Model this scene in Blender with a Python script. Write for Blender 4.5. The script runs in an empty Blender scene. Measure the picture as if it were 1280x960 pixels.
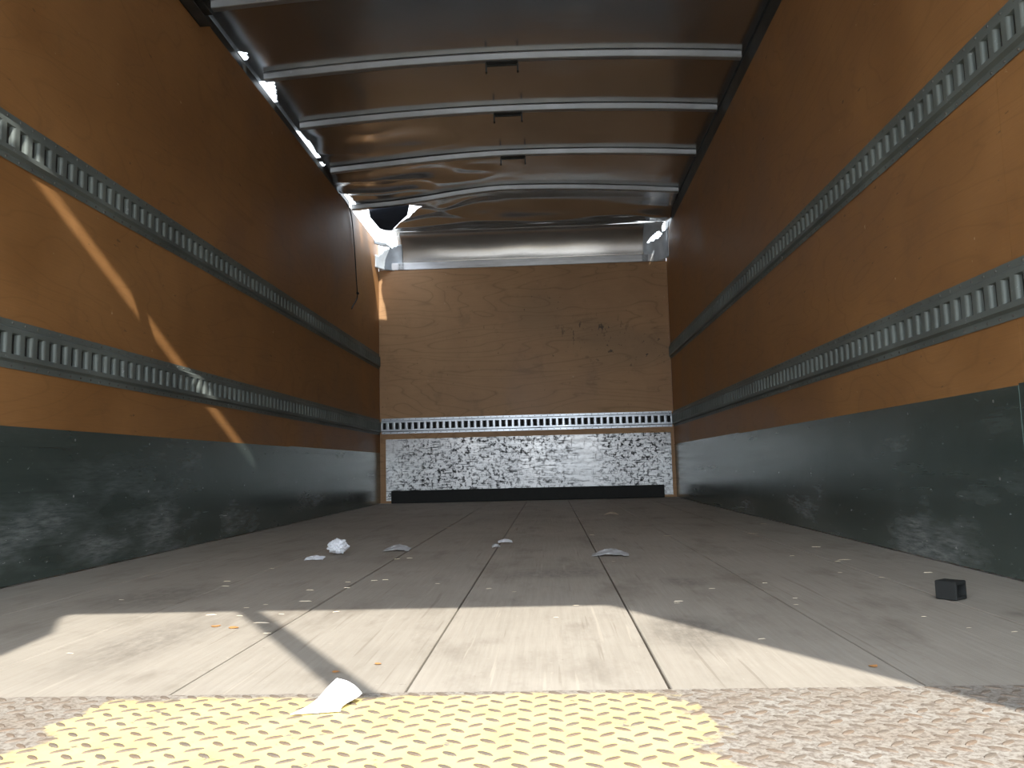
import bpy, bmesh, math, random
from mathutils import Vector, Matrix, noise

sc = bpy.context.scene
col = sc.collection
R = random.Random(7)

# ------------------------------------------------------------------ camera
F = Vector((-0.04388454, 0.9937299, 0.10283496))
RT = Vector((0.99861108, 0.04663685, -0.02451349))
UP = Vector((0.02915568, -0.10161637, 0.99439633))
cd = bpy.data.cameras.new('camera')
cd.sensor_fit = 'HORIZONTAL'
cd.sensor_width = 36.0
cd.lens = 1002.1 / 1280 * 36
cd.clip_start = 0.02
cd.clip_end = 500
cam = bpy.data.objects.new('camera', cd)
m3 = Matrix((RT, UP, -F)).transposed()
cam.matrix_world = Matrix.Translation((0, 0, 0.26744)) @ m3.to_4x4()
col.objects.link(cam)
sc.camera = cam

# ------------------------------------------------------------------ light
SUN_DIR = Vector((-0.553, 1.0, -1.327)).normalized()
w = bpy.data.worlds.new('sky')
sc.world = w
w.use_nodes = True
nt = w.node_tree
bg = nt.nodes['Background']
tc = nt.nodes.new('ShaderNodeTexCoord')
sx = nt.nodes.new('ShaderNodeSeparateXYZ')
rp = nt.nodes.new('ShaderNodeValToRGB')
nt.links.new(tc.outputs['Generated'], sx.inputs[0])
nt.links.new(sx.outputs['Z'], rp.inputs[0])
nt.links.new(rp.outputs[0], bg.inputs[0])
rp.color_ramp.elements[0].position = 0.0
rp.color_ramp.elements[0].color = (0.92, 0.96, 1.0, 1)
rp.color_ramp.elements[1].position = 1.0
rp.color_ramp.elements[1].color = (0.74, 0.86, 1.0, 1)
bg.inputs[1].default_value = 3.3
sl = bpy.data.lights.new('sun', 'SUN')
sl.energy = 5.2
sl.angle = 0.0093
sl.color = (1.0, 0.95, 0.86)
so = bpy.data.objects.new('sun', sl)
so.rotation_euler = SUN_DIR.to_track_quat('-Z', 'Y').to_euler()
so.location = (2, -4, 6)
col.objects.link(so)
sc.view_settings.view_transform = 'Standard'
sc.view_settings.look = 'None'
sc.view_settings.gamma = 1
sc.view_settings.use_curve_mapping = False
sc.view_settings.exposure = 0.55

# ------------------------------------------------------------------ dims
XL, XR, YB = -1.363, 0.997, 6.434
Y0 = 0.02            # rear door plane
YP = 0.99            # where the plank floor meets the tread plate

# ------------------------------------------------------------------ materials
class NT:
    def __init__(s, name):
        s.m = bpy.data.materials.new(name)
        s.m.use_nodes = True
        s.t = s.m.node_tree
        s.b = s.t.nodes['Principled BSDF']
        s.tc = s.t.nodes.new('ShaderNodeTexCoord')
        s.co = s.tc.outputs['Object']
    def n(s, kind, **kw):
        nd = s.t.nodes.new('ShaderNode' + kind)
        for k, v in kw.items():
            setattr(nd, k, v)
        return nd
    def link(s, a, b):
        if hasattr(a, 'is_output') or isinstance(a, bpy.types.NodeSocket):
            s.t.links.new(a, b)
        else:
            b.default_value = a
    def map(s, scale=(1, 1, 1), loc=(0, 0, 0), rot=(0, 0, 0), src=None):
        nd = s.n('Mapping')
        s.link(src or s.co, nd.inputs[0])
        nd.inputs['Scale'].default_value = scale
        nd.inputs['Location'].default_value = loc
        nd.inputs['Rotation'].default_value = rot
        return nd.outputs[0]
    def noise(s, vec, scale, detail=4, rough=0.55, dist=0):
        nd = s.n('TexNoise')
        s.link(vec, nd.inputs['Vector'])
        nd.inputs['Scale'].default_value = scale
        nd.inputs['Detail'].default_value = detail
        nd.inputs['Roughness'].default_value = rough
        nd.inputs['Distortion'].default_value = dist
        return nd.outputs[0]
    def ramp(s, fac, *stops, interp='LINEAR'):
        nd = s.n('ValToRGB')
        s.link(fac, nd.inputs[0])
        cr = nd.color_ramp
        cr.interpolation = interp
        while len(cr.elements) < len(stops):
            cr.elements.new(0.5)
        for e, (p, c) in zip(cr.elements, stops):
            e.position = p
            e.color = (c, c, c, 1) if isinstance(c, (int, float)) else (*c, 1)
        return nd.outputs[0]
    def math(s, op, a, b=None, c=None):
        nd = s.n('Math', operation=op)
        s.link(a, nd.inputs[0])
        if b is not None: s.link(b, nd.inputs[1])
        if c is not None: s.link(c, nd.inputs[2])
        return nd.outputs[0]
    def mix(s, fac, a, b, blend='MIX'):
        nd = s.n('MixRGB', blend_type=blend)
        for v, i in ((fac, 0), (a, 1), (b, 2)):
            if isinstance(v, tuple) and len(v) == 3: v = (*v, 1)
            s.link(v, nd.inputs[i])
        return nd.outputs[0]
    def sep(s):
        nd = s.n('SeparateXYZ')
        s.link(s.co, nd.inputs[0])
        return nd.outputs
    def bump(s, h, strength=0.3, dist=0.002):
        nd = s.n('Bump')
        nd.inputs['Strength'].default_value = strength
        nd.inputs['Distance'].default_value = dist
        s.link(h, nd.inputs['Height'])
        s.link(nd.outputs[0], s.b.inputs['Normal'])
    def out(s, color, rough=0.5, metal=0.0, spec=0.5):
        if isinstance(color, tuple): color = (*color, 1)
        s.link(color, s.b.inputs['Base Color'])
        s.link(rough, s.b.inputs['Roughness'])
        s.link(metal, s.b.inputs['Metallic'])
        s.b.inputs['Specular IOR Level'].default_value = spec
        return s.m

def plain(name, c, rough=0.5, metal=0.0, var=0.12, scale=30):
    t = NT(name)
    f = t.noise(t.co, scale, 3)
    lo = tuple(v * (1 - var) for v in c); hi = tuple(min(1, v * (1 + var)) for v in c)
    return t.out(t.ramp(f, (0.3, lo), (0.7, hi)), rough, metal)

def blob(t, cx, cz, ax, az, ix=0, iz=2):
    """0..1 soft ellipse mask in two object axes"""
    s = t.sep()
    a = t.math('MULTIPLY', t.math('SUBTRACT', s[ix], cx), 1 / ax)
    b = t.math('MULTIPLY', t.math('SUBTRACT', s[iz], cz), 1 / az)
    d = t.math('SQRT', t.math('ADD', t.math('MULTIPLY', a, a), t.math('MULTIPLY', b, b)))
    return t.ramp(d, (0.2, 1.0), (1.0, 0.0), interp='EASE')

def plywood(name, along, base, pale, ring, scuff=None, rough=0.52):
    t = NT(name)
    sc_ = {'y': (1.0, 0.55, 2.6), 'x': (0.55, 1.0, 2.6)}[along]
    v = t.map(sc_)
    n1 = t.noise(v, 1.25, 2.5, 0.45, 0.5)
    fr = t.math('FRACT', t.math('MULTIPLY', n1, 15.0))
    rings = t.ramp(fr, (0.0, 0.0), (0.42, 0.12), (0.5, 1.0), (0.58, 0.15), (1.0, 0.0))
    fine = t.noise(t.map({'y': (1, 3, 90), 'x': (3, 1, 90)}[along]), 3.0, 3, 0.6)
    mott = t.noise(t.co, 2.3, 4, 0.6)
    c = t.mix(t.ramp(mott, (0.3, 0.0), (0.72, 1.0)), base, pale)
    c = t.mix(t.math('MULTIPLY', rings, ring), c, tuple(b * 0.55 for b in base))
    c = t.mix(t.math('MULTIPLY', t.ramp(fine, (0.35, 1.0), (0.65, 0.0)), 0.14), c, tuple(b * 0.5 for b in base))
    # handling dirt and knocks
    dirt = t.ramp(t.noise(t.map((1, 1, 1), (3, 1, 7)), 5.5, 5, 0.7), (0.56, 0.0), (0.78, 1.0))
    c = t.mix(t.math('MULTIPLY', dirt, 0.35), c, (0.10, 0.055, 0.03))
    nick = t.ramp(t.noise(t.map({'y': (9, 5, 16), 'x': (16, 9, 9)}[along], (5, 2, 1)), 3.2, 3, 0.6), (0.70, 0.0), (0.735, 1.0))
    c = t.mix(t.math('MULTIPLY', nick, 0.55), c, (0.045, 0.03, 0.02))
    chalk = t.ramp(t.noise(t.map((14, 9, 8), (8, 8, 3)), 3.0, 3, 0.6), (0.73, 0.0), (0.76, 1.0))
    c = t.mix(t.math('MULTIPLY', chalk, 0.5), c, (0.75, 0.6, 0.42))
    if scuff:
        for (cx, cz, ax, az, thr, vs) in scuff:
            mk = blob(t, cx, cz, ax, az)
            fl = t.noise(t.map(vs, (1.3, 4, 2.2)), 4.0, 3, 0.65)
            fl = t.ramp(fl, (thr, 0.0), (thr + 0.03, 1.0))
            c = t.mix(t.math('MULTIPLY', fl, t.math('MULTIPLY', mk, 0.9)), c, (0.03, 0.022, 0.018))
            c = t.mix(t.math('MULTIPLY', mk, 0.28), c, (0.22, 0.16, 0.10))
    t.bump(fine, 0.15, 0.001)
    return t.out(c, t.ramp(mott, (0.3, rough - 0.06), (0.7, rough + 0.1)))

M = {}
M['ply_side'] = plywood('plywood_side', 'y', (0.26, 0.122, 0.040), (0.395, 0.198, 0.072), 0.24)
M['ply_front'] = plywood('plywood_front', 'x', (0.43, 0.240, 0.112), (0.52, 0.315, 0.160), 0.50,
    scuff=[(0.38, 1.33, 0.42, 0.20, 0.605, (8, 1, 3.2)), (0.72, 1.2, 0.6, 0.25, 0.63, (4.5, 1, 5)), (-0.05, 1.5, 0.35, 0.3, 0.69, (5, 1, 5))])

def galv(name, base, rough, along='y', stain=0.5, fleck=0.0, metal=0.85, bump=0.10, chalk=0.45):
    t = NT(name)
    st = t.noise(t.map({'y': (1, 1.2, 26), 'x': (1.5, 1, 18), 'n': (1, 1, 1)}[along]), 2.2, 5, 0.65)
    bl = t.noise(t.map((1, 1, 1), (2, 5, 1)), 3.1, 4, 0.6)
    c = t.mix(t.ramp(st, (0.3, 0.0), (0.7, 1.0)), tuple(v * 0.62 for v in base), base)
    c = t.mix(t.math('MULTIPLY', t.ramp(bl, (0.45, 0.0), (0.72, 1.0)), stain), c, tuple(min(1, v * 1.7) for v in base))
    r = t.ramp(st, (0.3, rough - 0.07), (0.7, rough + 0.12))
    if fleck:
        mk = t.ramp(t.noise(t.map((1, 1, 1), (9, 0, 4)), 2.4, 2, 0.5), (0.36, 0.12), (0.58, 1.0))
        f1 = t.ramp(t.noise(t.map((1, 1, 1)), 30, 6, 0.78), (0.505, 0.0), (0.57, 1.0))
        f2 = t.ramp(t.noise(t.map((3, 1, 46), (3, 3, 3)), 3.0, 3, 0.6), (0.60, 0.0), (0.65, 1.0))
        f3 = t.ramp(t.noise(t.map((60, 1, 4), (1, 3, 8)), 2.2, 3, 0.6), (0.66, 0.0), (0.70, 1.0))
        f = t.math('MINIMUM', t.math('ADD', t.math('ADD', t.math('MULTIPLY', f1, mk), f2), f3), 1.0)
        c = t.mix(t.math('MULTIPLY', f, fleck), c, (0.03, 0.035, 0.038))
        r = t.math('ADD', r, t.math('MULTIPLY', f, 0.25))
    wht = t.ramp(t.noise(t.map({'y': (1, 9, 14), 'x': (9, 1, 14), 'n': (8, 8, 8)}[along], (1, 7, 2)), 3.4, 4, 0.7), (0.66, 0.0), (0.74, 1.0))
    c = t.mix(t.math('MULTIPLY', wht, chalk), c, (0.62, 0.64, 0.66))
    m = t.math('SUBTRACT', metal, t.math('MULTIPLY', wht, 0.8 * chalk))
    t.bump(t.noise(t.map((1, 1, 1), (4, 4, 4)), 7.0, 3, 0.5), bump, 0.01)
    return t.out(c, r, m)

def kick_mat():
    t = NT('kick_plate_steel')
    st = t.noise(t.map((1, 0.5, 9)), 2.2, 4, 0.55)
    base = t.mix(t.ramp(st, (0.3, 0.0), (0.7, 1.0)), (0.112, 0.150, 0.138), (0.150, 0.195, 0.182))
    s = t.sep()
    # pale rubbed smudges, mostly low down, and horizontal cargo scrapes
    low = t.ramp(s[2], (0.08, 1.0), (0.36, 0.25))
    sm = t.ramp(t.noise(t.map((1, 0.8, 2.2), (2, 5.3, 1)), 2.6, 3, 0.6), (0.47, 0.0), (0.68, 1.0))
    sm = t.math('MULTIPLY', sm, t.ramp(t.noise(t.map((1, 5, 38), (2, 1, 1)), 3.0, 4, 0.7), (0.34, 0.25), (0.62, 1.0)))
    c = t.mix(t.math('MULTIPLY', t.math('MULTIPLY', sm, low), 0.62), base, (0.42, 0.45, 0.47))
    sp = t.ramp(t.noise(t.map((1, 0.5, 22), (6, 2, 2)), 2.4, 3, 0.6), (0.62, 0.0), (0.74, 1.0))
    c = t.mix(t.math('MULTIPLY', sp, 0.4), c, (0.05, 0.065, 0.06))
    wt = t.ramp(t.noise(t.map((1, 7, 26), (3, 8, 5)), 3.6, 5, 0.75), (0.655, 0.0), (0.70, 1.0))
    c = t.mix(t.math('MULTIPLY', wt, t.math('MULTIPLY', low, 0.9)), c, (0.62, 0.65, 0.66))
    lift = t.math('MAXIMUM', t.math('MULTIPLY', t.math('MULTIPLY', sm, low), 0.45), t.math('MULTIPLY', wt, 0.5))
    t.bump(t.noise(t.map((1, 1, 1), (4, 4, 4)), 5.0, 3, 0.5), 0.10, 0.012)
    return t.out(c, t.ramp(st, (0.3, 0.20), (0.7, 0.28)), t.math('SUBTRACT', 0.66, t.math('MULTIPLY', lift, 0.8)))
M['kick'] = kick_mat()
M['kick_front'] = galv('front_kick_steel', (0.62, 0.64, 0.66), 0.36, 'x', 0.35, fleck=0.92)
M['rail'] = galv('rail_steel', (0.185, 0.215, 0.205), 0.58, 'n', 0.25, metal=0.35)
M['rail_front'] = galv('front_rail_steel', (0.55, 0.60, 0.66), 0.30, 'n', 0.25)
M['slot_dark'] = plain('slot_cavity_shade', (0.015, 0.016, 0.016), 0.8)  # shade inside the rail slots, put in as a near-black colour
M['bow'] = galv('roof_bow_steel', (0.50, 0.52, 0.54), 0.42, 'n', 0.2)
M['nose'] = plain('nose_aluminium', (0.56, 0.545, 0.52), 0.27, 0.9, 0.05, 2)
M['strip'] = galv('strip_aluminium', (0.74, 0.75, 0.77), 0.34, 'x', 0.2)
M['cap'] = plain('corner_cap_grey', (0.52, 0.58, 0.64), 0.42, 0.3, 0.15, 12)
M['dark_steel'] = plain('dark_steel', (0.05, 0.055, 0.055), 0.5, 0.4, 0.3, 12)
M['black'] = plain('black_rubber', (0.014, 0.016, 0.016), 0.75)
M['navy'] = plain('backlit_flap_dark', (0.014, 0.02, 0.035), 0.7)  # near-black stands in for the torn flap being backlit
M['strap'] = plain('strap_webbing', (0.12, 0.12, 0.11), 0.9)
M['white_skin'] = plain('outer_skin', (0.7, 0.7, 0.7), 0.5)
M['frame'] = plain('door_frame_paint', (0.45, 0.45, 0.44), 0.5)
M['rivet'] = plain('rivet_metal', (0.30, 0.31, 0.31), 0.35, 0.8, 0.2, 60)
M['rivet_dark'] = plain('rivet_dark', (0.13, 0.13, 0.12), 0.5, 0.5, 0.2, 60)

t = NT('roof_skin')
sm = t.noise(t.co, 1.6, 3, 0.5)
t.bump(t.noise(t.map((1, 1.6, 1)), 2.6, 2, 0.4), 0.10, 0.03)
M['roof'] = t.out(t.ramp(sm, (0.3, (0.50, 0.515, 0.525)), (0.7, (0.60, 0.615, 0.625))), t.ramp(sm, (0.3, 0.13), (0.7, 0.22)), 0.95)

# plank floor
t = NT('floor_plank')
oi = t.n('ObjectInfo')
g1 = t.noise(t.map((60, 2.2, 1)), 2.2, 5, 0.65)
d1 = t.noise(t.co, 1.9, 5, 0.65)
d2 = t.noise(t.map((3.0, 1.1, 1), (4, 2, 0)), 2.6, 5, 0.7)
spk = t.noise(t.co, 70, 3, 0.7)
c = t.mix(t.ramp(d1, (0.32, 0.0), (0.68, 1.0)), (0.335, 0.305, 0.262), (0.425, 0.390, 0.340))
c = t.mix(t.math('MULTIPLY', t.ramp(g1, (0.38, 1.0), (0.62, 0.0)), 0.24), c, (0.22, 0.19, 0.155))
c = t.mix(t.math('MULTIPLY', t.ramp(d2, (0.52, 0.0), (0.72, 1.0)), 0.55), c, (0.15, 0.125, 0.10))
c = t.mix(t.math('MULTIPLY', t.ramp(spk, (0.66, 0.0), (0.74, 1.0)), 0.6), c, (0.50, 0.45, 0.38))
c = t.mix(t.math('MULTIPLY', t.ramp(spk, (0.22, 1.0), (0.32, 0.0)), 0.5), c, (0.12, 0.095, 0.075))
# long diagonal drag scratches
for rot, sh, k in ((0.62, 3.0, 0.4), (-0.5, 9.0, 0.35), (0.95, 5.0, 0.3)):
    s_ = t.noise(t.map((46, 1.3, 1), (sh, sh, 0), (0, 0, rot)), 1.6, 2, 0.5)
    c = t.mix(t.math('MULTIPLY', t.ramp(s_, (0.68, 0.0), (0.71, 1.0)), k), c, (0.52, 0.47, 0.40) if rot < 0 else (0.17, 0.14, 0.11))
# tyre scuff, oily smears
for (cx, cy, ax, ay, k) in ((0.215, 1.33, 0.10, 0.20, 0.6), (-0.66, 1.30, 0.11, 0.33, 0.45), (0.02, 2.05, 0.22, 0.14, 0.5),
                            (0.30, 1.86, 0.07, 0.10, 0.5), (-0.88, 1.78, 0.2, 0.25, 0.5), (0.80, 1.42, 0.06, 0.05, 0.5)):
    mk = blob(t, cx, cy, ax, ay, 0, 1)
    tex = t.ramp(t.noise(t.map((22, 10, 1), (cx * 7, cy, 0)), 2.4, 4, 0.7), (0.33, 0.25), (0.62, 1.0))
    c = t.mix(t.math('MULTIPLY', t.math('MULTIPLY', mk, tex), k), c, (0.085, 0.075, 0.065))
c = t.mix(t.math('MULTIPLY', oi.outputs['Random'], 0.18), c, (0.27, 0.24, 0.20))
t.bump(t.math('ADD', g1, t.math('MULTIPLY', spk, 0.4)), 0.35, 0.002)
M['plank'] = t.out(c, 0.62, 0.0, 0.35)
M['floor_base'] = plain('floor_base_dark', (0.03, 0.025, 0.02), 0.9)

# tread plate: worn yellow safety paint over brown steel
t = NT('tread_plate')
s = t.sep()
wob = t.math('SUBTRACT', t.noise(t.co, 9, 4, 0.6), 0.5)
xw = t.math('ADD', s[0], t.math('MULTIPLY', wob, 0.16))
inx = t.math('MULTIPLY', t.ramp(t.math('MULTIPLY_ADD', xw, 1.0, 1.0), (0.455, 0.0), (0.475, 1.0)),
             t.ramp(t.math('MULTIPLY_ADD', xw, 1.0, 0.5), (0.628, 1.0), (0.645, 0.0)))
yw = t.math('ADD', s[1], t.math('MULTIPLY', wob, 0.06))
iny = t.ramp(yw, (0.962, 1.0), (0.978, 0.0))
chip = t.ramp(t.noise(t.map((1, 1, 1), (5, 1, 0)), 34, 5, 0.7), (0.60, 1.0), (0.66, 0.0))
ymask = t.math('MULTIPLY', t.math('MULTIPLY', inx, iny), chip)
gn = t.noise(t.co, 150, 4, 0.75)
gb = t.noise(t.co, 14, 4, 0.6)
c = t.mix(t.ramp(gb, (0.35, 0.0), (0.65, 1.0)), (0.30, 0.262, 0.22), (0.345, 0.325, 0.292))
c = t.mix(t.math('MULTIPLY', t.ramp(gn, (0.40, 1.0), (0.56, 0.0)), 0.75), c, (0.13, 0.10, 0.08))
yc = t.mix(t.ramp(gb, (0.3, 0.0), (0.7, 1.0)), (0.78, 0.61, 0.22), (0.84, 0.69, 0.29))
c = t.mix(ymask, c, yc)
t.bump(gn, 0.3, 0.001)
M['tread'] = t.out(c, 0.6, 0.0, 0.4)
t = NT('tread_lug')
gn = t.noise(t.tc.outputs['Generated'], 9, 4, 0.75)
oi = t.n('ObjectInfo')
c = t.mix(oi.outputs['Random'], (0.165, 0.112, 0.078), (0.125, 0.108, 0.092))
c = t.mix(t.ramp(gn, (0.4, 0.0), (0.65, 1.0)), c, (0.19, 0.155, 0.12))
M['lug'] = t.out(c, 0.65, 0.0, 0.3)

t = NT('paper')
M['paper'] = t.out(t.ramp(t.noise(t.co, 25, 3), (0.3, (0.70, 0.73, 0.80)), (0.7, (0.80, 0.83, 0.88))), 0.75)
M['paper_grey'] = plain('paper_grey', (0.42, 0.43, 0.45), 0.8, 0, 0.25, 50)
M['splinter'] = plain('splinter_wood', (0.62, 0.54, 0.42), 0.8, 0, 0.2, 60)
M['leaf'] = plain('dry_leaf', (0.50, 0.24, 0.08), 0.8, 0, 0.3, 60)
t = NT('asphalt_yard')
M['ground'] = t.out(t.ramp(t.noise(t.co, 3, 6, 0.7), (0.3, (0.20, 0.195, 0.185)), (0.7, (0.30, 0.29, 0.275))), 0.9)

# ------------------------------------------------------------------ helpers
def mesh_obj(name, verts, faces, mat, parent=None, smooth=False, mats=None, mi=None):
    me = bpy.data.meshes.new(name)
    me.from_pydata([tuple(v) for v in verts], [], faces)
    for m_ in (mats or [mat]):
        me.materials.append(M[m_] if isinstance(m_, str) else m_)
    if mi:
        me.polygons.foreach_set('material_index', mi)
    if smooth:
        me.polygons.foreach_set('use_smooth', [True] * len(me.polygons))
    me.update()
    o = bpy.data.objects.new(name, me)
    col.objects.link(o)
    if parent: o.parent = parent
    return o

def bm_obj(name, bm, mat, parent=None, smooth=False):
    me = bpy.data.meshes.new(name)
    bmesh.ops.recalc_face_normals(bm, faces=bm.faces)
    bm.to_mesh(me); bm.free()
    me.materials.append(M[mat])
    if smooth:
        me.polygons.foreach_set('use_smooth', [True] * len(me.polygons))
    o = bpy.data.objects.new(name, me)
    col.objects.link(o)
    if parent: o.parent = parent
    return o

def box(bm, x0, x1, y0, y1, z0, z1, bevel=0.0):
    r = bmesh.ops.create_cube(bm, size=1.0)
    vs = r['verts']
    for v in vs:
        v.co = Vector(((x0 + x1) / 2 + v.co.x * (x1 - x0), (y0 + y1) / 2 + v.co.y * (y1 - y0), (z0 + z1) / 2 + v.co.z * (z1 - z0)))
    if bevel:
        es = list({e for v in vs for e in v.link_edges})
        bmesh.ops.bevel(bm, geom=es, offset=bevel, segments=1, affect='EDGES')

def box_obj(name, x0, x1, y0, y1, z0, z1, mat, parent=None, bevel=0.0):
    bm = bmesh.new()
    box(bm, x0, x1, y0, y1, z0, z1, bevel)
    return bm_obj(name, bm, mat, parent)

def tag(o, label, cat, group=None):
    o['label'] = label; o['category'] = cat
    if group: o['group'] = group
    return o

def struct(o):
    o['kind'] = 'structure'
    return o

def inpoly(x, y, P):
    c = False
    j = len(P) - 1
    for i in range(len(P)):
        if (P[i][1] > y) != (P[j][1] > y) and x < (P[j][0] - P[i][0]) * (y - P[i][1]) / (P[j][1] - P[i][1]) + P[i][0]:
            c = not c
        j = i
    return c

def sstep(a, b, x):
    k = max(0.0, min(1.0, (x - a) / (b - a)))
    return k * k * (3 - 2 * k)

def tube(name, pts, r, mat, parent=None, seg=6):
    cu = bpy.data.curves.new(name, 'CURVE')
    cu.dimensions = '3D'
    sp = cu.splines.new('NURBS')
    sp.points.add(len(pts) - 1)
    for p_, q in zip(sp.points, pts): p_.co = (*q, 1)
    sp.use_endpoint_u = True; sp.order_u = 3
    cu.bevel_depth = r; cu.bevel_resolution = 2; cu.resolution_u = 6
    tmp = bpy.data.objects.new(name + '_tmp', cu)
    col.objects.link(tmp)
    dg = bpy.context.evaluated_depsgraph_get()
    me = bpy.data.meshes.new_from_object(tmp.evaluated_get(dg))
    bpy.data.objects.remove(tmp)
    bpy.data.curves.remove(cu)
    me.materials.clear(); me.materials.append(M[mat])
    me.name = name
    o = bpy.data.objects.new(name, me)
    col.objects.link(o)
    if parent: o.parent = parent
    return o

# ------------------------------------------------------------------ ground outside
g = mesh_obj('ground', [(-40, -40, -1.15), (40, -40, -1.15), (40, 40, -1.15), (-40, 40, -1.15)], [(0, 1, 2, 3)], 'ground')
struct(g)

# ------------------------------------------------------------------ floor
fl = struct(box_obj('floor', XL - 0.09, XR + 0.09, Y0 + 0.01, YB + 0.1, -0.14, -0.032, 'floor_base'))
seams = [XL + 0.004, -1.092, -0.788, -0.475, -0.183, 0.136, 0.436, 0.740, XR - 0.004]
for a, b in zip(seams[:-1], seams[1:]):
    dz = R.uniform(-0.0008, 0.0)
    box_obj('plank', a + 0.0017, b - 0.0017, YP + 0.0015, YB - 0.003, -0.031, dz, 'plank', fl, 0.0012)

# ------------------------------------------------------------------ tread plate in the doorway
tp = box_obj('tread_plate', XL + 0.003, XR - 0.003, Y0 + 0.012, YP + 0.001, -0.031, 0.0006, 'tread', None)
tag(tp, 'worn yellow-painted steel diamond tread plate across the doorway edge of the plank floor', 'plate')
def lug_geo():
    L_, W_, H_ = 0.0106, 0.0034, 0.0019
    vs = []; n = 10
    for ring, (k, z) in enumerate(((1.0, 0.0), (0.82, H_ * 0.75), (0.45, H_))):
        for i in range(n):
            a = 2 * math.pi * i / n
            cx, cy = math.cos(a), math.sin(a)
            vs.append((L_ * k * math.copysign(abs(cx) ** 0.9, cx), W_ * k * math.copysign(abs(cy) ** 1.25, cy), z))
    fs = []
    for r_ in range(2):
        for i in range(n):
            fs.append((r_ * n + i, r_ * n + (i + 1) % n, (r_ + 1) * n + (i + 1) % n, (r_ + 1) * n + i))
    fs.append(tuple(range(2 * n, 3 * n)))
    return vs, fs
lv, lf = lug_geo()
lme = bpy.data.meshes.new('tread_lug')
lme.from_pydata(lv, [], lf); lme.materials.append(M['lug'])
lugs = []
PX, PY = 0.0168, 0.0330      # columns alternate in lean, each column offset by half a step
i = 0
x = XL + 0.018
while x < XR - 0.014:
    y = 0.979 - (0.0165 if i % 2 else 0)
    while y > Y0 + 0.03:
        lugs.append((x, y, math.radians(36 if i % 2 else -36))); y -= PY
    x += PX; i += 1
def vis(l):
    d = Vector((l[0], l[1], -0.267)); zf = d.dot(F)
    if zf < 0.05: return 9
    u = d.dot(RT) / zf; v = d.dot(UP) / zf
    if abs(u) > 0.645 or v < -0.485: return 9
    return zf
lugs.sort(key=vis)
for (x, y, a) in lugs[:300]:
    o = bpy.data.objects.new('tread_lug', lme)
    o.location = (x, y, 0.0003); o.rotation_euler = (0, 0, a + R.uniform(-0.05, 0.05)); o.parent = tp
    o.scale = (R.uniform(0.92, 1.05), R.uniform(0.9, 1.1), R.uniform(0.8, 1.1))
    col.objects.link(o)
vs, fs = [], []
for (x, y, a) in lugs[300:]:
    b = len(vs); ca, sa = math.cos(a), math.sin(a)
    vs += [(x + p[0] * ca - p[1] * sa, y + p[0] * sa + p[1] * ca, p[2] + 0.0003) for p in lv]
    fs += [tuple(i + b for i in f) for f in lf]
o = mesh_obj('tread_lugs', vs, fs, 'lug', tp); o['kind'] = 'stuff'

# ------------------------------------------------------------------ walls
PLYTOP = 2.125
def side_wall(name, side, ply_seams, kick_seams, kick_top):
    xi = XL if side < 0 else XR
    def bx(n, d0, d1, y0, y1, z0, z1, mat, par=None, bev=0.0):
        a, b = xi - side * d0, xi - side * d1      # d > 0 is into the room
        return box_obj(n, min(a, b), max(a, b), y0, y1, z0, z1, mat, par, bev)
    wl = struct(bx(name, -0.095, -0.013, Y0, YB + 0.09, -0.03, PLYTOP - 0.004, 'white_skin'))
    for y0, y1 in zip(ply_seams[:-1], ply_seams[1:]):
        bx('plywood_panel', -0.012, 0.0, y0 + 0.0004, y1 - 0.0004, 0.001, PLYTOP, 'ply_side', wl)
    for i, (y0, y1) in enumerate(zip(kick_seams[:-1], kick_seams[1:])):
        k = bx('kick_plate', 0.0003, 0.0016 + 0.0009 * (i % 2), y0, y1 + (0.02 if i % 2 else 0), 0.002, kick_top - 0.004 * (i % 2), 'kick', wl)
        bm = bmesh.new()
        yy = y0 + 0.1
        while yy < y1 - 0.03:
            for zz in (kick_top - 0.03, 0.215):
                r_ = bmesh.ops.create_uvsphere(bm, u_segments=8, v_segments=4, radius=0.004)
                for v in r_['verts']:
                    v.co = Vector((xi - side * 0.0022 + v.co.x * 0.35, yy + v.co.y, zz + v.co.z))
            yy += 0.43
        rv = bm_obj('rivets', bm, 'rivet', k); rv['kind'] = 'stuff'
    return wl
wl = side_wall('wall_left', -1, [Y0 + 0.11, YB], [Y0 + 0.12, 1.72, 4.172, YB - 0.003], 0.405)
wr = side_wall('wall_right', 1, [Y0 + 0.11, 1.72, YB], [Y0 + 0.12, 1.735, 4.262, YB - 0.003], 0.417)

# front wall
FT = 1.902
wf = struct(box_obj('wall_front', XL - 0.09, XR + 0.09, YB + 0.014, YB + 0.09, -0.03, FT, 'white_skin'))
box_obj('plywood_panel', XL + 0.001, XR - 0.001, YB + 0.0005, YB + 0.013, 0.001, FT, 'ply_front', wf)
kf = box_obj('kick_plate', -1.315, 0.968, YB - 0.002, YB + 0.0002, 0.02, 0.512, 'kick_front', wf)
box_obj('toe_strip', -1.268, 0.896, YB - 0.040, YB - 0.003, 0.001, 0.100, 'black', wf, 0.004)

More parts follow.
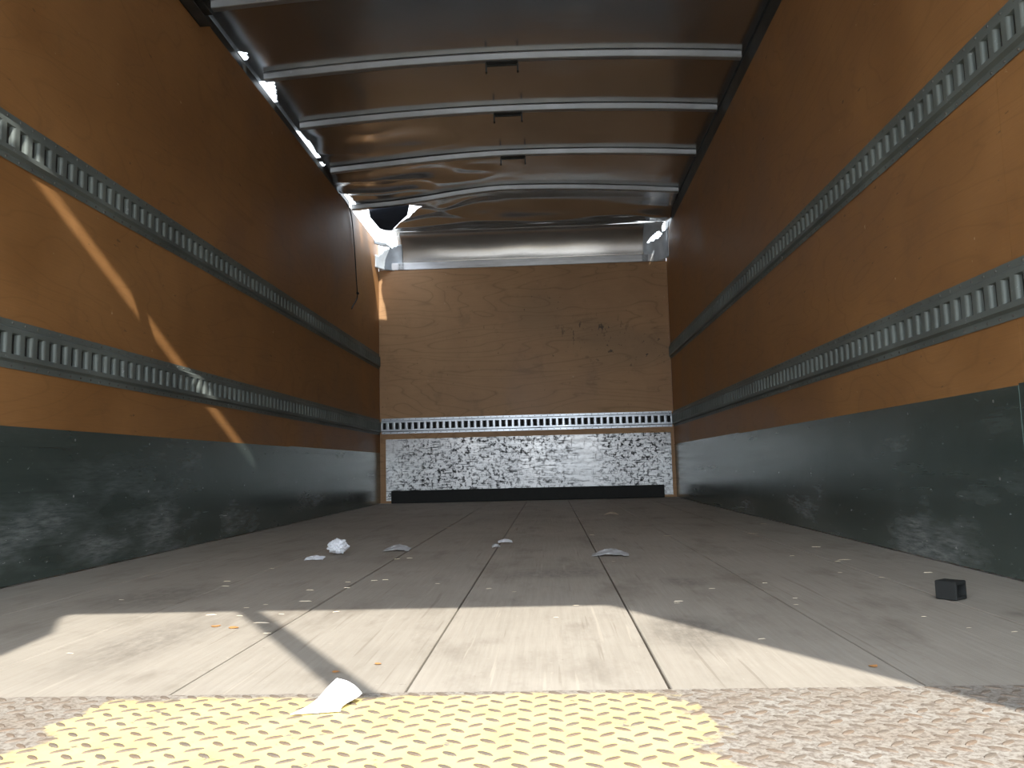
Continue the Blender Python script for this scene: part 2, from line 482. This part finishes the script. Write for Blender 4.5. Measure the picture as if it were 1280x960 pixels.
# ------------------------------------------------------------------ slotted cargo rails
HW = 0.0625
def rail_unit():
    us = sorted({s_ * v for v in (0.0, 0.0099, 0.0101, 0.0109, 0.0124, 0.0144, 0.0165, 0.0188, 0.0254) for s_ in (-1, 1)})
    vv = sorted({s_ * v for v in (0.0, 0.0255, 0.0265, 0.0275, 0.0300, 0.0400, 0.0455, HW) for s_ in (-1, 1)})
    r, top = 0.0088, 0.0135
    def dep(u, v):
        if abs(v) > 0.0454: return 0.0022
        d = 0.0188 - abs(u)
        if d <= 0 or abs(v) > 0.0270: return top
        if abs(v) > 0.0260: return top - 0.0012
        if abs(u) > 0.0100:
            q = min(d, r)
            return top - (r - math.sqrt(max(0, r * r - q * q)))
        return 0.0006
    return us, vv, dep
def make_rail(name, n, mat, label, place):
    """place(u, v, d) -> world point"""
    root = bpy.data.objects.new(name, None)
    root.empty_display_size = 0.05
    root.location = place(0, 0, 0)
    col.objects.link(root)
    inv = Matrix.Translation(-root.location)
    us, vv, dep = rail_unit()
    verts, faces, mi = [], [], []
    cols = []
    for k in range(n):
        for i, u in enumerate(us[:-1] if k < n - 1 else us):
            cols.append((k * 0.0508 + u + 0.0254, u))
    nv = len(vv)
    D = []
    for (U, u) in cols:
        for v in vv:
            d = dep(u, v); D.append(d)
            verts.append(inv @ place(U, v, d))
    for i in range(len(cols) - 1):
        for j in range(nv - 1):
            a = i * nv + j
            q = (a, a + 1, a + nv + 1, a + nv)
            faces.append(q)
            mi.append(1 if sum(1 for k in q if D[k] < 0.001) >= 4 else 0)
    o = mesh_obj('track', verts, faces, None, root, mats=[mat, 'slot_dark'], mi=mi)
    # rivets along both flanges
    vs, fs = [], []
    for k in range(n):
        for sgn in (-1, 1):
            b = len(vs)
            for z_, rr in ((0.0022, 0.0040), (0.0042, 0.0024)):
                for i in range(6):
                    an = i * math.pi / 3
                    vs.append(inv @ place(k * 0.0508 + 0.0254 + rr * math.cos(an), sgn * 0.054 + rr * math.sin(an), z_))
            for i in range(6):
                fs.append((b + i, b + (i + 1) % 6, b + 6 + (i + 1) % 6, b + 6 + i))
            fs.append(tuple(b + 6 + i for i in range(6)))
    rv = mesh_obj('rivets', vs, fs, 'rivet_dark', root); rv['kind'] = 'stuff'
    return tag(root, label, 'rail', 'slotted cargo rails')
E_ = 0.0004
ys = 1.9366 - 0.0508 * 34
NL = int((YB - 0.004 - ys) / 0.0508)
make_rail('cargo_rail', NL, 'rail', 'lower slotted steel cargo rail on the plywood wall crossed by the thin sun streak', lambda u, v, d: Vector((XL + E_ + d, ys + u, 0.6097 + v)))
make_rail('cargo_rail', NL, 'rail', 'upper slotted steel cargo rail on the plywood wall where the black wire dangles', lambda u, v, d: Vector((XL + E_ + d, ys + u, 1.1420 + v)))
ys2 = 1.7042 - 0.0508 * 30
NR = int((YB - 0.004 - ys2) / 0.0508)
make_rail('cargo_rail', NR, 'rail', 'lower slotted steel cargo rail on the plywood wall beside the black block', lambda u, v, d: Vector((XR - E_ - d, ys2 + u, 0.6157 + v)))
make_rail('cargo_rail', NR, 'rail', 'upper slotted steel cargo rail on the plywood wall above the black block', lambda u, v, d: Vector((XR - E_ - d, ys2 + u, 1.1560 + v)))
make_rail('cargo_rail', 46, 'rail_front', 'short shiny slotted cargo rail across the front plywood wall above the scratched steel plate', lambda u, v, d: Vector((XL + 0.014 + u * 0.998, YB - E_ - d, 0.618 + v)))

# ------------------------------------------------------------------ roof
BOWS = [0.85, 1.525, 2.215, 2.67, 3.13, 3.755, 4.33, 4.97, 5.61]
XC, HWD = (XL + XR) / 2, (XR - XL) / 2
def bow_z(x, y):
    k = (x - XC) / HWD
    z = 2.206 + 0.048 * (1 - k * k)
    sag = sstep(4.6, 5.7, y) * sstep(-0.2, -1.36, x) if x < -0.2 else 0
    return z - 0.075 * (sstep(4.6, 5.7, y) * sstep(0.2, 1.16, -x))
def roof_z(x, y):
    z = bow_z(x, y) + 0.034
    nb = min(abs(y - b) for b in BOWS)
    lift = sstep(0.02, 0.25, nb)
    z += 0.005 * lift * sstep(2.5, 2.9, y) * noise.noise((x * 1.3, y * 1.1, 0.3))
    dm = sstep(4.2, 5.4, y) * sstep(0.0, 1.0, -x)
    if dm > 0:
        f = noise.noise((x * 2.6 + y * 1.2, y * 4.2 - x * 1.0, 1.7))
        z += dm * lift * 0.040 * (abs(f) * 1.6 - 0.35)
    # front edge is crushed down towards the nose
    e = sstep(5.85, 6.28, y)
    z += (2.186 + 0.006 * noise.noise((x * 2, 0, 4)) - z) * e
    if e > 0:
        z += e * (1 - sstep(6.2, 6.3, y)) * 0.022 * noise.noise((x * 2.2, y * 9.0, 5.0)) - 0.02 * math.exp(-((y - 6.12) / 0.06) ** 2) * (0.6 + noise.noise((x * 1.5, 2.0, 0)))
        rc = sstep(0.6, 0.95, x)
        z += rc * 0.03 * math.sin((y - 5.9) * 16) * e * (1 - sstep(6.2, 6.3, y))
    return z
def slit_x(y): return -0.875 + 0.318 * (y - 1.12)

ce = bpy.data.objects.new('ceiling', None)
ce.location = (XC, 3.2, 2.2); ce['kind'] = 'structure'
col.objects.link(ce)
CI = Matrix.Translation(-ce.location)
holes = [
    [(-1.42, 5.70), (-1.27, 5.66), (-0.99, 5.66), (-0.895, 5.775), (-1.02, 5.93), (-1.17, 6.12), (-1.215, 6.24), (-1.215, 6.40), (-1.43, 6.40)],
    [(-1.43, 3.815), (-1.338, 3.822), (-1.366, 3.93), (-1.402, 4.05), (-1.43, 4.05)],
    [(-1.402, 3.53), (-1.372, 3.54), (-1.385, 3.60), (-1.402, 3.60)],
    [(-1.43, 4.41), (-1.402, 4.42), (-1.390, 4.62), (-1.380, 4.81), (-1.43, 4.81)],
    [(-1.43, 4.86), (-1.385, 4.87), (-1.383, 4.92), (-1.43, 4.93)],
    [(-1.43, 5.28), (-1.360, 5.38), (-1.338, 5.50), (-1.322, 5.585), (-1.43, 5.60)],
    [(1.02, 6.10), (0.975, 6.20), (0.972, 6.33), (1.06, 6.35)],
]
def roof_sheet(name, xs_fn, ys_list, hl):
    verts, faces = [], []
    nx = None
    for y in ys_list:
        xs = xs_fn(y); nx = len(xs)
        for x in xs:
            verts.append(CI @ Vector((x, y, roof_z(x, y))))
    for j in range(len(ys_list) - 1):
        for i in range(nx - 1):
            a = j * nx + i
            q = (a, a + 1, a + nx + 1, a + nx)
            if hl:
                cx = sum(verts[k].x for k in q) / 4 + ce.location.x
                cy = sum(verts[k].y for k in q) / 4 + ce.location.y
                if any(inpoly(cx, cy, P) for P in hl): continue
            faces.append(q)
    o = mesh_obj(name, verts, faces, 'roof', ce, smooth=True)
    md = o.modifiers.new('thickness', 'SOLIDIFY'); md.thickness = 0.0015; md.offset = 1
    return o
def lin(a, b, n): return [a + (b - a) * i / (n - 1) for i in range(n)]
XA, XB = XL - 0.07, XR + 0.06
def slit_w(y): return 0.0155 if 0.98 < y < 2.19 else -0.004
yr = sorted(lin(Y0, 2.70, 90) + [0.979, 0.981, 2.189, 2.191])
roof_sheet('roof_sheet', lambda y: lin(XA, slit_x(y) - slit_w(y), 16), yr, None)
roof_sheet('roof_sheet', lambda y: lin(slit_x(y) + slit_w(y), XB, 40), yr, None)
nxs = sorted(set(lin(XA, -0.85, 66) + lin(-0.85, 0.9, 80) + lin(0.9, XB, 20)))
roof_sheet('roof_sheet', lambda y: nxs, lin(2.69, 6.325, 300), holes)

# roof bows with cable clips
def make_bow(yb, clip):
    n = 41
    xs = lin(XL + 0.004 if yb < 5 else XL - 0.004, XR - 0.012, n)
    prof = [(-0.026, 0.031), (-0.020, 0.030), (-0.017, 0.003), (-0.014, 0.0), (0.014, 0.0), (0.017, 0.003), (0.020, 0.030), (0.026, 0.031)]
    verts, faces = [], []
    for x in xs:
        zb = bow_z(x, yb)
        tilt = 0.10 * sstep(5.5, 5.7, yb) * (x - XC) / HWD
        for dy, dz in prof: verts.append(CI @ Vector((x, yb + dy + tilt, zb + dz)))
        for dy, dz in prof[::-1]: verts.append(CI @ Vector((x, yb + dy * 0.93 + tilt, zb + dz + 0.0018)))
    m_ = len(prof) * 2
    for i in range(n - 1):
        for j in range(m_):
            a, b = i * m_ + j, i * m_ + (j + 1) % m_
            faces.append((a, b, b + m_, a + m_))
    bow = mesh_obj('roof_bow', verts, faces, 'bow', ce)
    for x in (XL + 0.03, XR - 0.045):   # end plates
        pass
    if clip:
        xc = -0.178
        zb = bow_z(xc, yb)
        bm = bmesh.new()
        box(bm, xc - 0.078, xc + 0.078, yb - 0.004, yb + 0.034, zb - 0.0045, zb - 0.0003)
        for sgn in (-1, 1):
            box(bm, xc + sgn * 0.078 - 0.004, xc + sgn * 0.078 + 0.004, yb + 0.012, yb + 0.034, zb - 0.046, zb - 0.0003)
        box(bm, xc - 0.078, xc + 0.078, yb + 0.026, yb + 0.034, zb - 0.010, zb - 0.0003)
        for v in bm.verts: v.co = CI @ v.co
        bm_obj('cable_clip', bm, 'dark_steel', bow)
for yb in BOWS:
    make_bow(yb, 3.5 < yb < 5.2)

# torn flap hanging down behind the last bow, backlit darkness put into its colour
fp = [(-1.275, 5.668, 2.19), (-0.965, 5.664, 2.22), (-0.985, 5.664, 2.118), (-1.045, 5.668, 2.066), (-1.108, 5.680, 2.010), (-1.158, 5.684, 2.016), (-1.195, 5.682, 2.030), (-1.262, 5.672, 2.114)]
vs = [CI @ Vector(p) for p in fp] + [CI @ (Vector(p) + Vector((0, 0.003, 0))) for p in fp]
n = len(fp)
fs = [tuple(range(n))[::-1], tuple(range(n, 2 * n))] + [(i, (i + 1) % n, n + (i + 1) % n, n + i) for i in range(n)]
mesh_obj('torn_flap', vs, fs, 'navy', ce)

# unseen upright sheet added at the hole's rear edge to block sun
pv, pf = [], []
for j in range(7):
    for i in range(9):
        k, u = j / 6, i / 8
        pv.append(CI @ Vector((-1.22 + 0.50 * u - 0.05 * k * u, 5.615 - 0.05 * k * k + 0.012 * noise.noise((u * 3, k * 3, 1)), roof_z(-1.22 + 0.50 * u, 5.62) + (0.46 + 0.05 * math.sin(u * 5)) * k)))
for j in range(6):
    for i in range(8):
        pf.append((j * 9 + i, j * 9 + i + 1, (j + 1) * 9 + i + 1, (j + 1) * 9 + i))
o = mesh_obj('added_sun_blocker', pv, pf, 'roof', ce, smooth=True)
md = o.modifiers.new('thickness', 'SOLIDIFY'); md.thickness = 0.0015

# top rails (dark cove between plywood and roof)
def top_rail(name, x0, x1, z1, yend):
    bm = bmesh.new()
    box(bm, x0, x1, Y0, yend, PLYTOP + 0.001, z1)
    return struct(bm_obj(name, bm, 'dark_steel'))
top_rail('trim_1', XL - 0.085, XL - 0.040, 2.222, 5.62)
top_rail('trim_2', XR + 0.006, XR + 0.08, 2.225, YB + 0.02)

# nose panel, trim strip, corner caps above the front wall
nz = bpy.data.objects.new('trim_3', None); nz.location = (XC, YB, FT); nz['kind'] = 'structure'
col.objects.link(nz)
NI = Matrix.Translation(-nz.location)
def nose_pt(x, k):
    a = k * math.pi / 2
    return Vector((x, 6.302 + 0.150 * math.cos(a), 1.962 + 0.222 * math.sin(a)))
def sheet(name, fn, xs, ks, mat, par, inv, hl=None, th=0.002):
    verts = [inv @ fn(x, k) for k in ks for x in xs]
    faces = []
    nx = len(xs)
    for j in range(len(ks) - 1):
        for i in range(nx - 1):
            a = j * nx + i
            if hl and any(inpoly((xs[i] + xs[i + 1]) / 2, (ks[j] + ks[j + 1]) / 2, P) for P in hl): continue
            faces.append((a, a + nx, a + nx + 1, a + 1))
    o = mesh_obj(name, verts, faces, mat, par, smooth=True)
    md = o.modifiers.new('thickness', 'SOLIDIFY'); md.thickness = th; md.offset = 0
    return o
def nose_f(x, k):
    p = nose_pt(x, k); p.y += 0.004 * noise.noise((x * 3, k * 2, 0)); return p
sheet('nose_panel', nose_f, lin(-1.195, 0.845, 60), lin(0, 1, 24), 'nose', nz, NI)
bm = bmesh.new()
box(bm, XL + 0.002, XR - 0.002, YB - 0.004, YB + 0.03, FT + 0.001, FT + 0.062, 0.002)
for v in bm.verts: v.co = NI @ v.co
bm_obj('trim_strip', bm, 'strip', nz)
def cap_f(side):
    def f(x, k):
        x0, x1 = (-1.185, XL + 0.002) if side < 0 else (0.835, XR - 0.002)
        u = (x - x0) / (x1 - x0)
        p = nose_pt(x, k)
        bulge = 0.20 * (1 - math.sqrt(max(0, 1 - (max(0, u) * 0.97) ** 2)))
        p.y -= bulge + 0.006
        p.z -= 0.012 * (1 - k)
        return p
    return f
sheet('corner_cap', cap_f(-1), lin(XL + 0.002, -1.165, 30), lin(-0.14, 1, 32), 'cap', nz, NI,
      hl=[[(-1.40, 0.50), (-1.29, 0.54), (-1.25, 0.42), (-1.15, 0.52), (-1.15, 1.1), (-1.40, 1.1)], [(-1.37, 0.18), (-1.345, 0.16), (-1.30, 0.34), (-1.26, 0.40), (-1.30, 0.42), (-1.37, 0.40)]])
sheet('corner_cap', cap_f(1), lin(0.815, XR - 0.002, 40), lin(-0.14, 1, 32), 'cap', nz, NI,
      hl=[[(0.842, 0.30), (0.93, 0.38), (0.962, 0.46), (0.93, 0.58), (0.88, 0.44)], [(0.962, 0.50), (0.992, 0.56), (0.993, 0.85), (0.975, 0.98), (0.952, 0.66)]])
for x in (-1.20, 0.80):
    bm = bmesh.new()
    box(bm, x, x + 0.05, YB - 0.009, YB - 0.0045, FT + 0.004, FT + 0.058, 0.001)
    for i in range(2):
        for j in range(2):
            r_ = bmesh.ops.create_uvsphere(bm, u_segments=6, v_segments=4, radius=0.005)
            for v in r_['verts']: v.co += Vector((x + 0.013 + i * 0.024, YB - 0.010, FT + 0.017 + j * 0.028))
    for v in bm.verts: v.co = NI @ v.co
    bm_obj('rivet_plate', bm, 'bow', nz)

# ------------------------------------------------------------------ rear door frame (behind the camera's view)
struct(box_obj('trim_4', XR - 0.037, XR + 0.09, Y0 + 0.01, Y0 + 0.10, -0.03, 2.25, 'frame'))
struct(box_obj('trim_5', XL - 0.09, XL + 0.037, Y0 + 0.01, Y0 + 0.10, -0.03, 2.25, 'frame'))
struct(box_obj('trim_6', XL - 0.09, XR + 0.09, Y0 + 0.01, Y0 + 0.10, 2.05, 2.26, 'frame'))
# door track ends under the roof
for side, x in ((-1, XL + 0.002), (1, XR - 0.052)):
    bm = bmesh.new()
    box(bm, x, x + 0.05, Y0 + 0.11, 3.02, 2.118, 2.122)
    box(bm, x, x + 0.05, Y0 + 0.11, 3.02, 2.070, 2.074)
    a = x if side < 0 else x + 0.046
    box(bm, a, a + 0.004, Y0 + 0.11, 3.02, 2.070, 2.122)
    o = bm_obj('door_track', bm, 'dark_steel')
    tag(o, 'dark steel roll-up door track ending high on the plywood wall ' + ('with the sun streak' if side < 0 else 'above the black block'), 'track', 'door tracks')
# pull strap hanging from the header and an unseen flap added for its floor shadow
bm = bmesh.new()
n = 14
rows = []
for i in range(n):
    k = i / (n - 1)
    cx = 0.258 + 0.037 * k
    z = 2.05 - 0.80 * k
    rows.append([bm.verts.new((cx + sx * 0.024, Y0 + 0.012 + sy * 0.0015 + 0.003 * math.sin(k * 5), z)) for sx, sy in ((-1, -1), (1, -1), (1, 1), (-1, 1))])
for a, b in zip(rows[:-1], rows[1:]):
    for j in range(4): bm.faces.new((a[j], a[(j + 1) % 4], b[(j + 1) % 4], b[j]))
bm.faces.new(rows[0]); bm.faces.new(rows[-1][::-1])
tag(bm_obj('pull_strap', bm, 'strap'), 'grey webbing pull strap hanging from the rear door header', 'strap')
P = [(-0.10, 2.052), (-0.118, 1.98), (-0.120, 1.80), (-0.187, 1.58), (-0.33, 1.50), (-0.47, 1.60), (-0.56, 1.86), (-0.58, 2.052)]
vs = [(x, Y0 + 0.010, z) for x, z in P] + [(x, Y0 + 0.016, z) for x, z in P]
n = len(P)
fs = [tuple(range(n)), tuple(range(2 * n - 1, n - 1, -1))] + [(i, n + i, n + (i + 1) % n, (i + 1) % n) for i in range(n)]
tag(mesh_obj('added_shadow_flap', vs, fs, 'black'), 'added black flap hanging unseen from the rear door header to cast a shadow', 'flap')

# ------------------------------------------------------------------ wire on the left wall
wy = [(XL - 0.028, 5.300, 2.165), (XL + 0.012, 5.400, 2.120), (XL + 0.010, 5.496, 2.060), (XL + 0.009, 5.545, 1.93), (XL + 0.010, 5.590, 1.78),
      (XL + 0.008, 5.625, 1.64), (XL + 0.010, 5.650, 1.545), (XL + 0.012, 5.640, 1.51), (XL + 0.010, 5.575, 1.46), (XL + 0.010, 5.515, 1.43), (XL + 0.012, 5.470, 1.395)]
wo = tube('wire', wy, 0.0042, 'black')
tag(wo, 'thin black knotted wire dangling down the plywood wall by the torn roof corner', 'wire')
bm = bmesh.new()
r_ = bmesh.ops.create_icosphere(bm, subdivisions=2, radius=0.011)
for v in bm.verts: v.co = v.co * (1 + 0.3 * noise.noise(v.co * 90)) + Vector((XL + 0.012, 5.648, 1.545))
bm_obj('knot', bm, 'black', wo)

# ------------------------------------------------------------------ litter on the floor
def thick(name, pts, quads, mat, th, label, cat, group=None):
    o = mesh_obj(name, pts, quads, mat, None, smooth=False)
    md = o.modifiers.new('thickness', 'SOLIDIFY'); md.thickness = th; md.offset = 1
    return tag(o, label, cat, group)
# folded white sheet standing on the tread plate
def grid_sheet(name, fn, nu, nv, mat, th, label, cat, group=None):
    pts = [fn(i / nu, j / nv) for j in range(nv + 1) for i in range(nu + 1)]
    q = [(j * (nu + 1) + i, j * (nu + 1) + i + 1, (j + 1) * (nu + 1) + i + 1, (j + 1) * (nu + 1) + i) for j in range(nv) for i in range(nu)]
    return thick(name, pts, q, mat, th, label, cat, group)
bl, br, tl, tr_ = Vector((-0.293, 0.902, 0.0022)), Vector((-0.240, 0.912, 0.0022)), Vector((-0.252, 0.958, 0.026)), Vector((-0.229, 0.952, 0.010))
def f_sheet(u, v):
    a = bl.lerp(br, u); top = tl.lerp(tr_, u)
    base0 = bl.lerp(tl, v); base1 = br.lerp(tr_, v)
    p = base0.lerp(base1, u)
    p.z = 0.0024 + max(0, p.z - 0.0022) * (0.55 + 0.45 * v) + 0.004 * math.sin(u * 3.1) * v
    p.x += 0.004 * math.sin(v * 5 + u * 3)
    return p
grid_sheet('paper_sheet', f_sheet, 8, 8, 'paper', 0.0006, 'folded white paper sheet lying on the yellow tread plate', 'paper')
# crumpled ball
bm = bmesh.new()
bmesh.ops.create_icosphere(bm, subdivisions=4, radius=0.029)
for v in bm.verts:
    d = v.co.normalized()
    k = 1 + 0.55 * (abs(noise.noise(d * 2.3 + Vector((3, 1, 2)))) - 0.25) + 0.30 * abs(noise.noise(d * 5.0))
    v.co = Vector((d.x * 1.0, d.y * 0.9, d.z * 0.78)) * 0.029 * k
mz = min(v.co.z for v in bm.verts)
o = bm_obj('crumpled_paper', bm, 'paper'); o.location = (-0.690, 2.60, -mz + 0.0003)
tag(o, 'crumpled ball of white paper lying on the plank floor', 'paper')
def strip_fn(c, L_, W_, ang, arch, tw=0.0, seed=0.0):
    ca, sa = math.cos(ang), math.sin(ang)
    def f(u, v):
        a = (u - 0.5) * L_; b = (v - 0.5) * W_ * (1 + 0.5 * noise.noise((u * 4, seed, 0)))
        b += 0.35 * W_ * noise.noise((u * 5, seed + 3, v * 2))
        z = 0.0012 + arch * max(0.0, math.sin(math.pi * min(1, max(0, u * 1.1 - 0.05)))) * (0.30 + 0.70 * v) + tw * v + 0.003 * abs(noise.noise((u * 7, v * 3, seed)))
        return Vector((c[0] + a * ca - b * sa, c[1] + a * sa + b * ca, z))
    return f
grid_sheet('paper_scrap', strip_fn((0.172, 2.42), 0.108, 0.055, -0.10, 0.015, 0, 1.0), 14, 5, 'paper_grey', 0.0012, 'arched grey torn paper strip lying across a floor seam', 'paper')
grid_sheet('paper_scrap', strip_fn((-0.722, 2.452), 0.058, 0.030, -0.05, 0.004, 0.006, 2.0), 10, 4, 'paper', 0.0008, 'small curled white paper scrap beside the crumpled paper ball', 'paper')
grid_sheet('paper_scrap', strip_fn((-0.512, 2.68), 0.085, 0.05, 0.0, 0.012, 0.004, 3.0), 10, 4, 'paper_grey', 0.001, 'folded flat grey card scrap on the floor beyond the crumpled paper ball', 'paper')
grid_sheet('paper_scrap', strip_fn((-0.165, 2.88), 0.050, 0.022, 0.15, 0.006, 0.005, 4.0), 8, 3, 'paper', 0.0008, 'tiny white twisted paper scrap lying on a floor seam', 'paper')
grid_sheet('paper_scrap', strip_fn((-0.187, 2.72), 0.028, 0.02, 0.1, 0.006, 0.004, 5.0), 8, 3, 'paper_grey', 0.0008, 'tiny dull paper scrap on a floor seam near the white twisted scrap', 'paper')
grid_sheet('paper_scrap', strip_fn((0.322, 4.36), 0.075, 0.05, -0.15, 0.012, 0.0, 6.0), 10, 3, 'splinter', 0.001, 'pale bowed paper scrap far back on the floor near the front wall', 'paper')
# black block with an open end
bm = bmesh.new()
S, H_ = 0.020, 0.034
def ring(y, s, z0, z1): return [bm.verts.new(p) for p in ((-s, y, z0), (s, y, z0), (s, y, z1), (-s, y, z1))]
ra, rb = ring(S, S * 0.92, 0, H_), ring(-S, S, 0, H_)
rc, rd = ring(-S, S * 0.74, 0.006, H_ - 0.006), ring(S * 0.3, S * 0.70, 0.007, H_ - 0.007)
def bridge(a, b):
    for i in range(4): bm.faces.new((a[i], a[(i + 1) % 4], b[(i + 1) % 4], b[i]))
bm.faces.new(ra); bridge(ra, rb); bridge(rb, rc); bridge(rc, rd); bm.faces.new(rd)
bmesh.ops.bevel(bm, geom=[e for e in bm.edges if e.calc_length() > 0.03], offset=0.0015, segments=1, affect='EDGES')
ob = bm_obj('rubber_block', bm, 'black'); ob.location = (0.748, 1.580, 0.0005); ob.rotation_euler = (0, 0, math.radians(38))
tag(ob, 'small black hollow-ended rubber block on the plank floor', 'block')

# splinters and dry leaves
cm = Vector((0, 0, 0.26744))
def on_floor(px, py):
    d = F + RT * ((px - 640) / 1002.1) + UP * ((480 - py) / 1002.1)
    k = -cm.z / d.z
    return cm + d * k
SPL = [(284, 727, 10), (282, 733, 12), (340, 711, 8), (388, 738, 12), (382, 752, 18), (434, 735, 10), (468, 726, 10), (482, 725, 9), (308, 760, 8),
       (332, 756, 7), (327, 779, 22), (334, 792, 12), (264, 769, 14), (152, 750, 8), (88, 817, 12), (300, 770, 10), (352, 768, 9), (420, 765, 10),
       (435, 728, 8), (496, 699, 9), (512, 698, 8), (611, 736, 9), (643, 740, 7), (547, 730, 7), (695, 772, 8), (720, 757, 9), (848, 752, 14), (846, 754, 8),
       (890, 736, 9), (835, 670, 12), (955, 655, 9), (941, 667, 14), (1020, 684, 12), (1055, 700, 18), (1047, 702, 10), (1160, 716, 12), (990, 695, 8),
       (1050, 716, 7), (994, 748, 7), (952, 799, 12), (1268, 790, 10), (1155, 771, 8), (1211, 785, 7), (956, 729, 7), (995, 756, 7), (1180, 726, 9),
       (560, 660, 7), (620, 628, 12), (574, 632, 10), (1102, 722, 8), (740, 669, 7), (767, 702, 6)]
vs = [(-0.5, -0.12, 0.02), (0.5, -0.05, 0.02), (0.42, 0.10, 0.05), (-0.36, 0.13, 0.02), (-0.3, 0.0, 0.22), (0.25, 0.02, 0.20)]
fs = [(0, 1, 5, 4), (1, 2, 5), (2, 3, 4, 5), (3, 0, 4), (3, 2, 1, 0)]
sm_ = bpy.data.meshes.new('wood_splinter'); sm_.from_pydata(vs, [], fs); sm_.materials.append(M['splinter'])
for (px, py, wpx) in SPL:
    p = on_floor(px, py)
    if p.y > YB - 0.05: continue
    L_ = wpx / 1002.1 * p.y
    o = bpy.data.objects.new('wood_splinter', sm_)
    o.location = (p.x, p.y, 0.0002); o.scale = (L_, L_ * R.uniform(0.5, 1.3), min(0.008, L_ * 0.35)); o.rotation_euler = (0, 0, R.uniform(-0.5, 0.5))
    col.objects.link(o)
    if (p.xy - Vector((-0.69, 2.6))).length < 0.5: wh = 'on the planks near the crumpled paper ball'
    elif (p.xy - Vector((0.75, 1.59))).length < 0.32: wh = 'on the planks near the black rubber block'
    elif p.y < 1.57 and p.x < 0.2: wh = 'on the sunlit planks'
    elif p.y > 3.2: wh = 'on the planks towards the front wall'
    elif p.x < -0.5: wh = 'on the shaded planks beside the sunlit patch and leaf'
    elif p.x > 0.55: wh = 'on the shaded planks along the wall with the black block'
    else: wh = 'on the shaded middle planks'
    tag(o, 'tiny pale wood splinter ' + wh, 'splinter', 'splinters ' + wh)
lvs = []
for i in range(8):
    a = 2 * math.pi * i / 8
    lvs.append((0.5 * math.cos(a), 0.28 * math.sin(a) * (1 - 0.35 * math.cos(a)), 0.06 + 0.05 * math.cos(2 * a)))
lm_ = bpy.data.meshes.new('dry_leaf')
lm_.from_pydata(lvs + [(0, 0, 0.0)] + [(x, y, z + 0.03) for x, y, z in lvs] + [(0, 0, 0.03)],
                [], [(8, (i + 1) % 8, i) for i in range(8)] + [(17, 9 + i, 9 + (i + 1) % 8) for i in range(8)] + [(i, (i + 1) % 8, 9 + (i + 1) % 8, 9 + i) for i in range(8)])
lm_.materials.append(M['leaf'])
for (px, py, wpx, lab) in ((293, 785, 14, 'curled orange dry leaf beside the strap shadow on the sunlit planks'), (270, 783, 12, 'flat tan dry leaf next to a curled orange leaf on the planks'),
                           (473, 830, 9, 'small brown dry leaf alone on a sunlit plank'), (420, 840, 10, 'thin brown dry leaf inside the strap shadow on the planks'), (1092, 833, 12, 'brown dry leaf on the shaded planks near the bare steel plate')):
    p = on_floor(px, py); L_ = wpx / 1002.1 * p.y
    o = bpy.data.objects.new('dry_leaf', lm_)
    o.location = (p.x, p.y, 0.0004); o.scale = (L_, L_ * 1.4, L_ * 0.6); o.rotation_euler = (0, 0, R.uniform(-0.6, 0.6))
    col.objects.link(o)
    tag(o, lab, 'leaf', 'dry leaves on the floor')
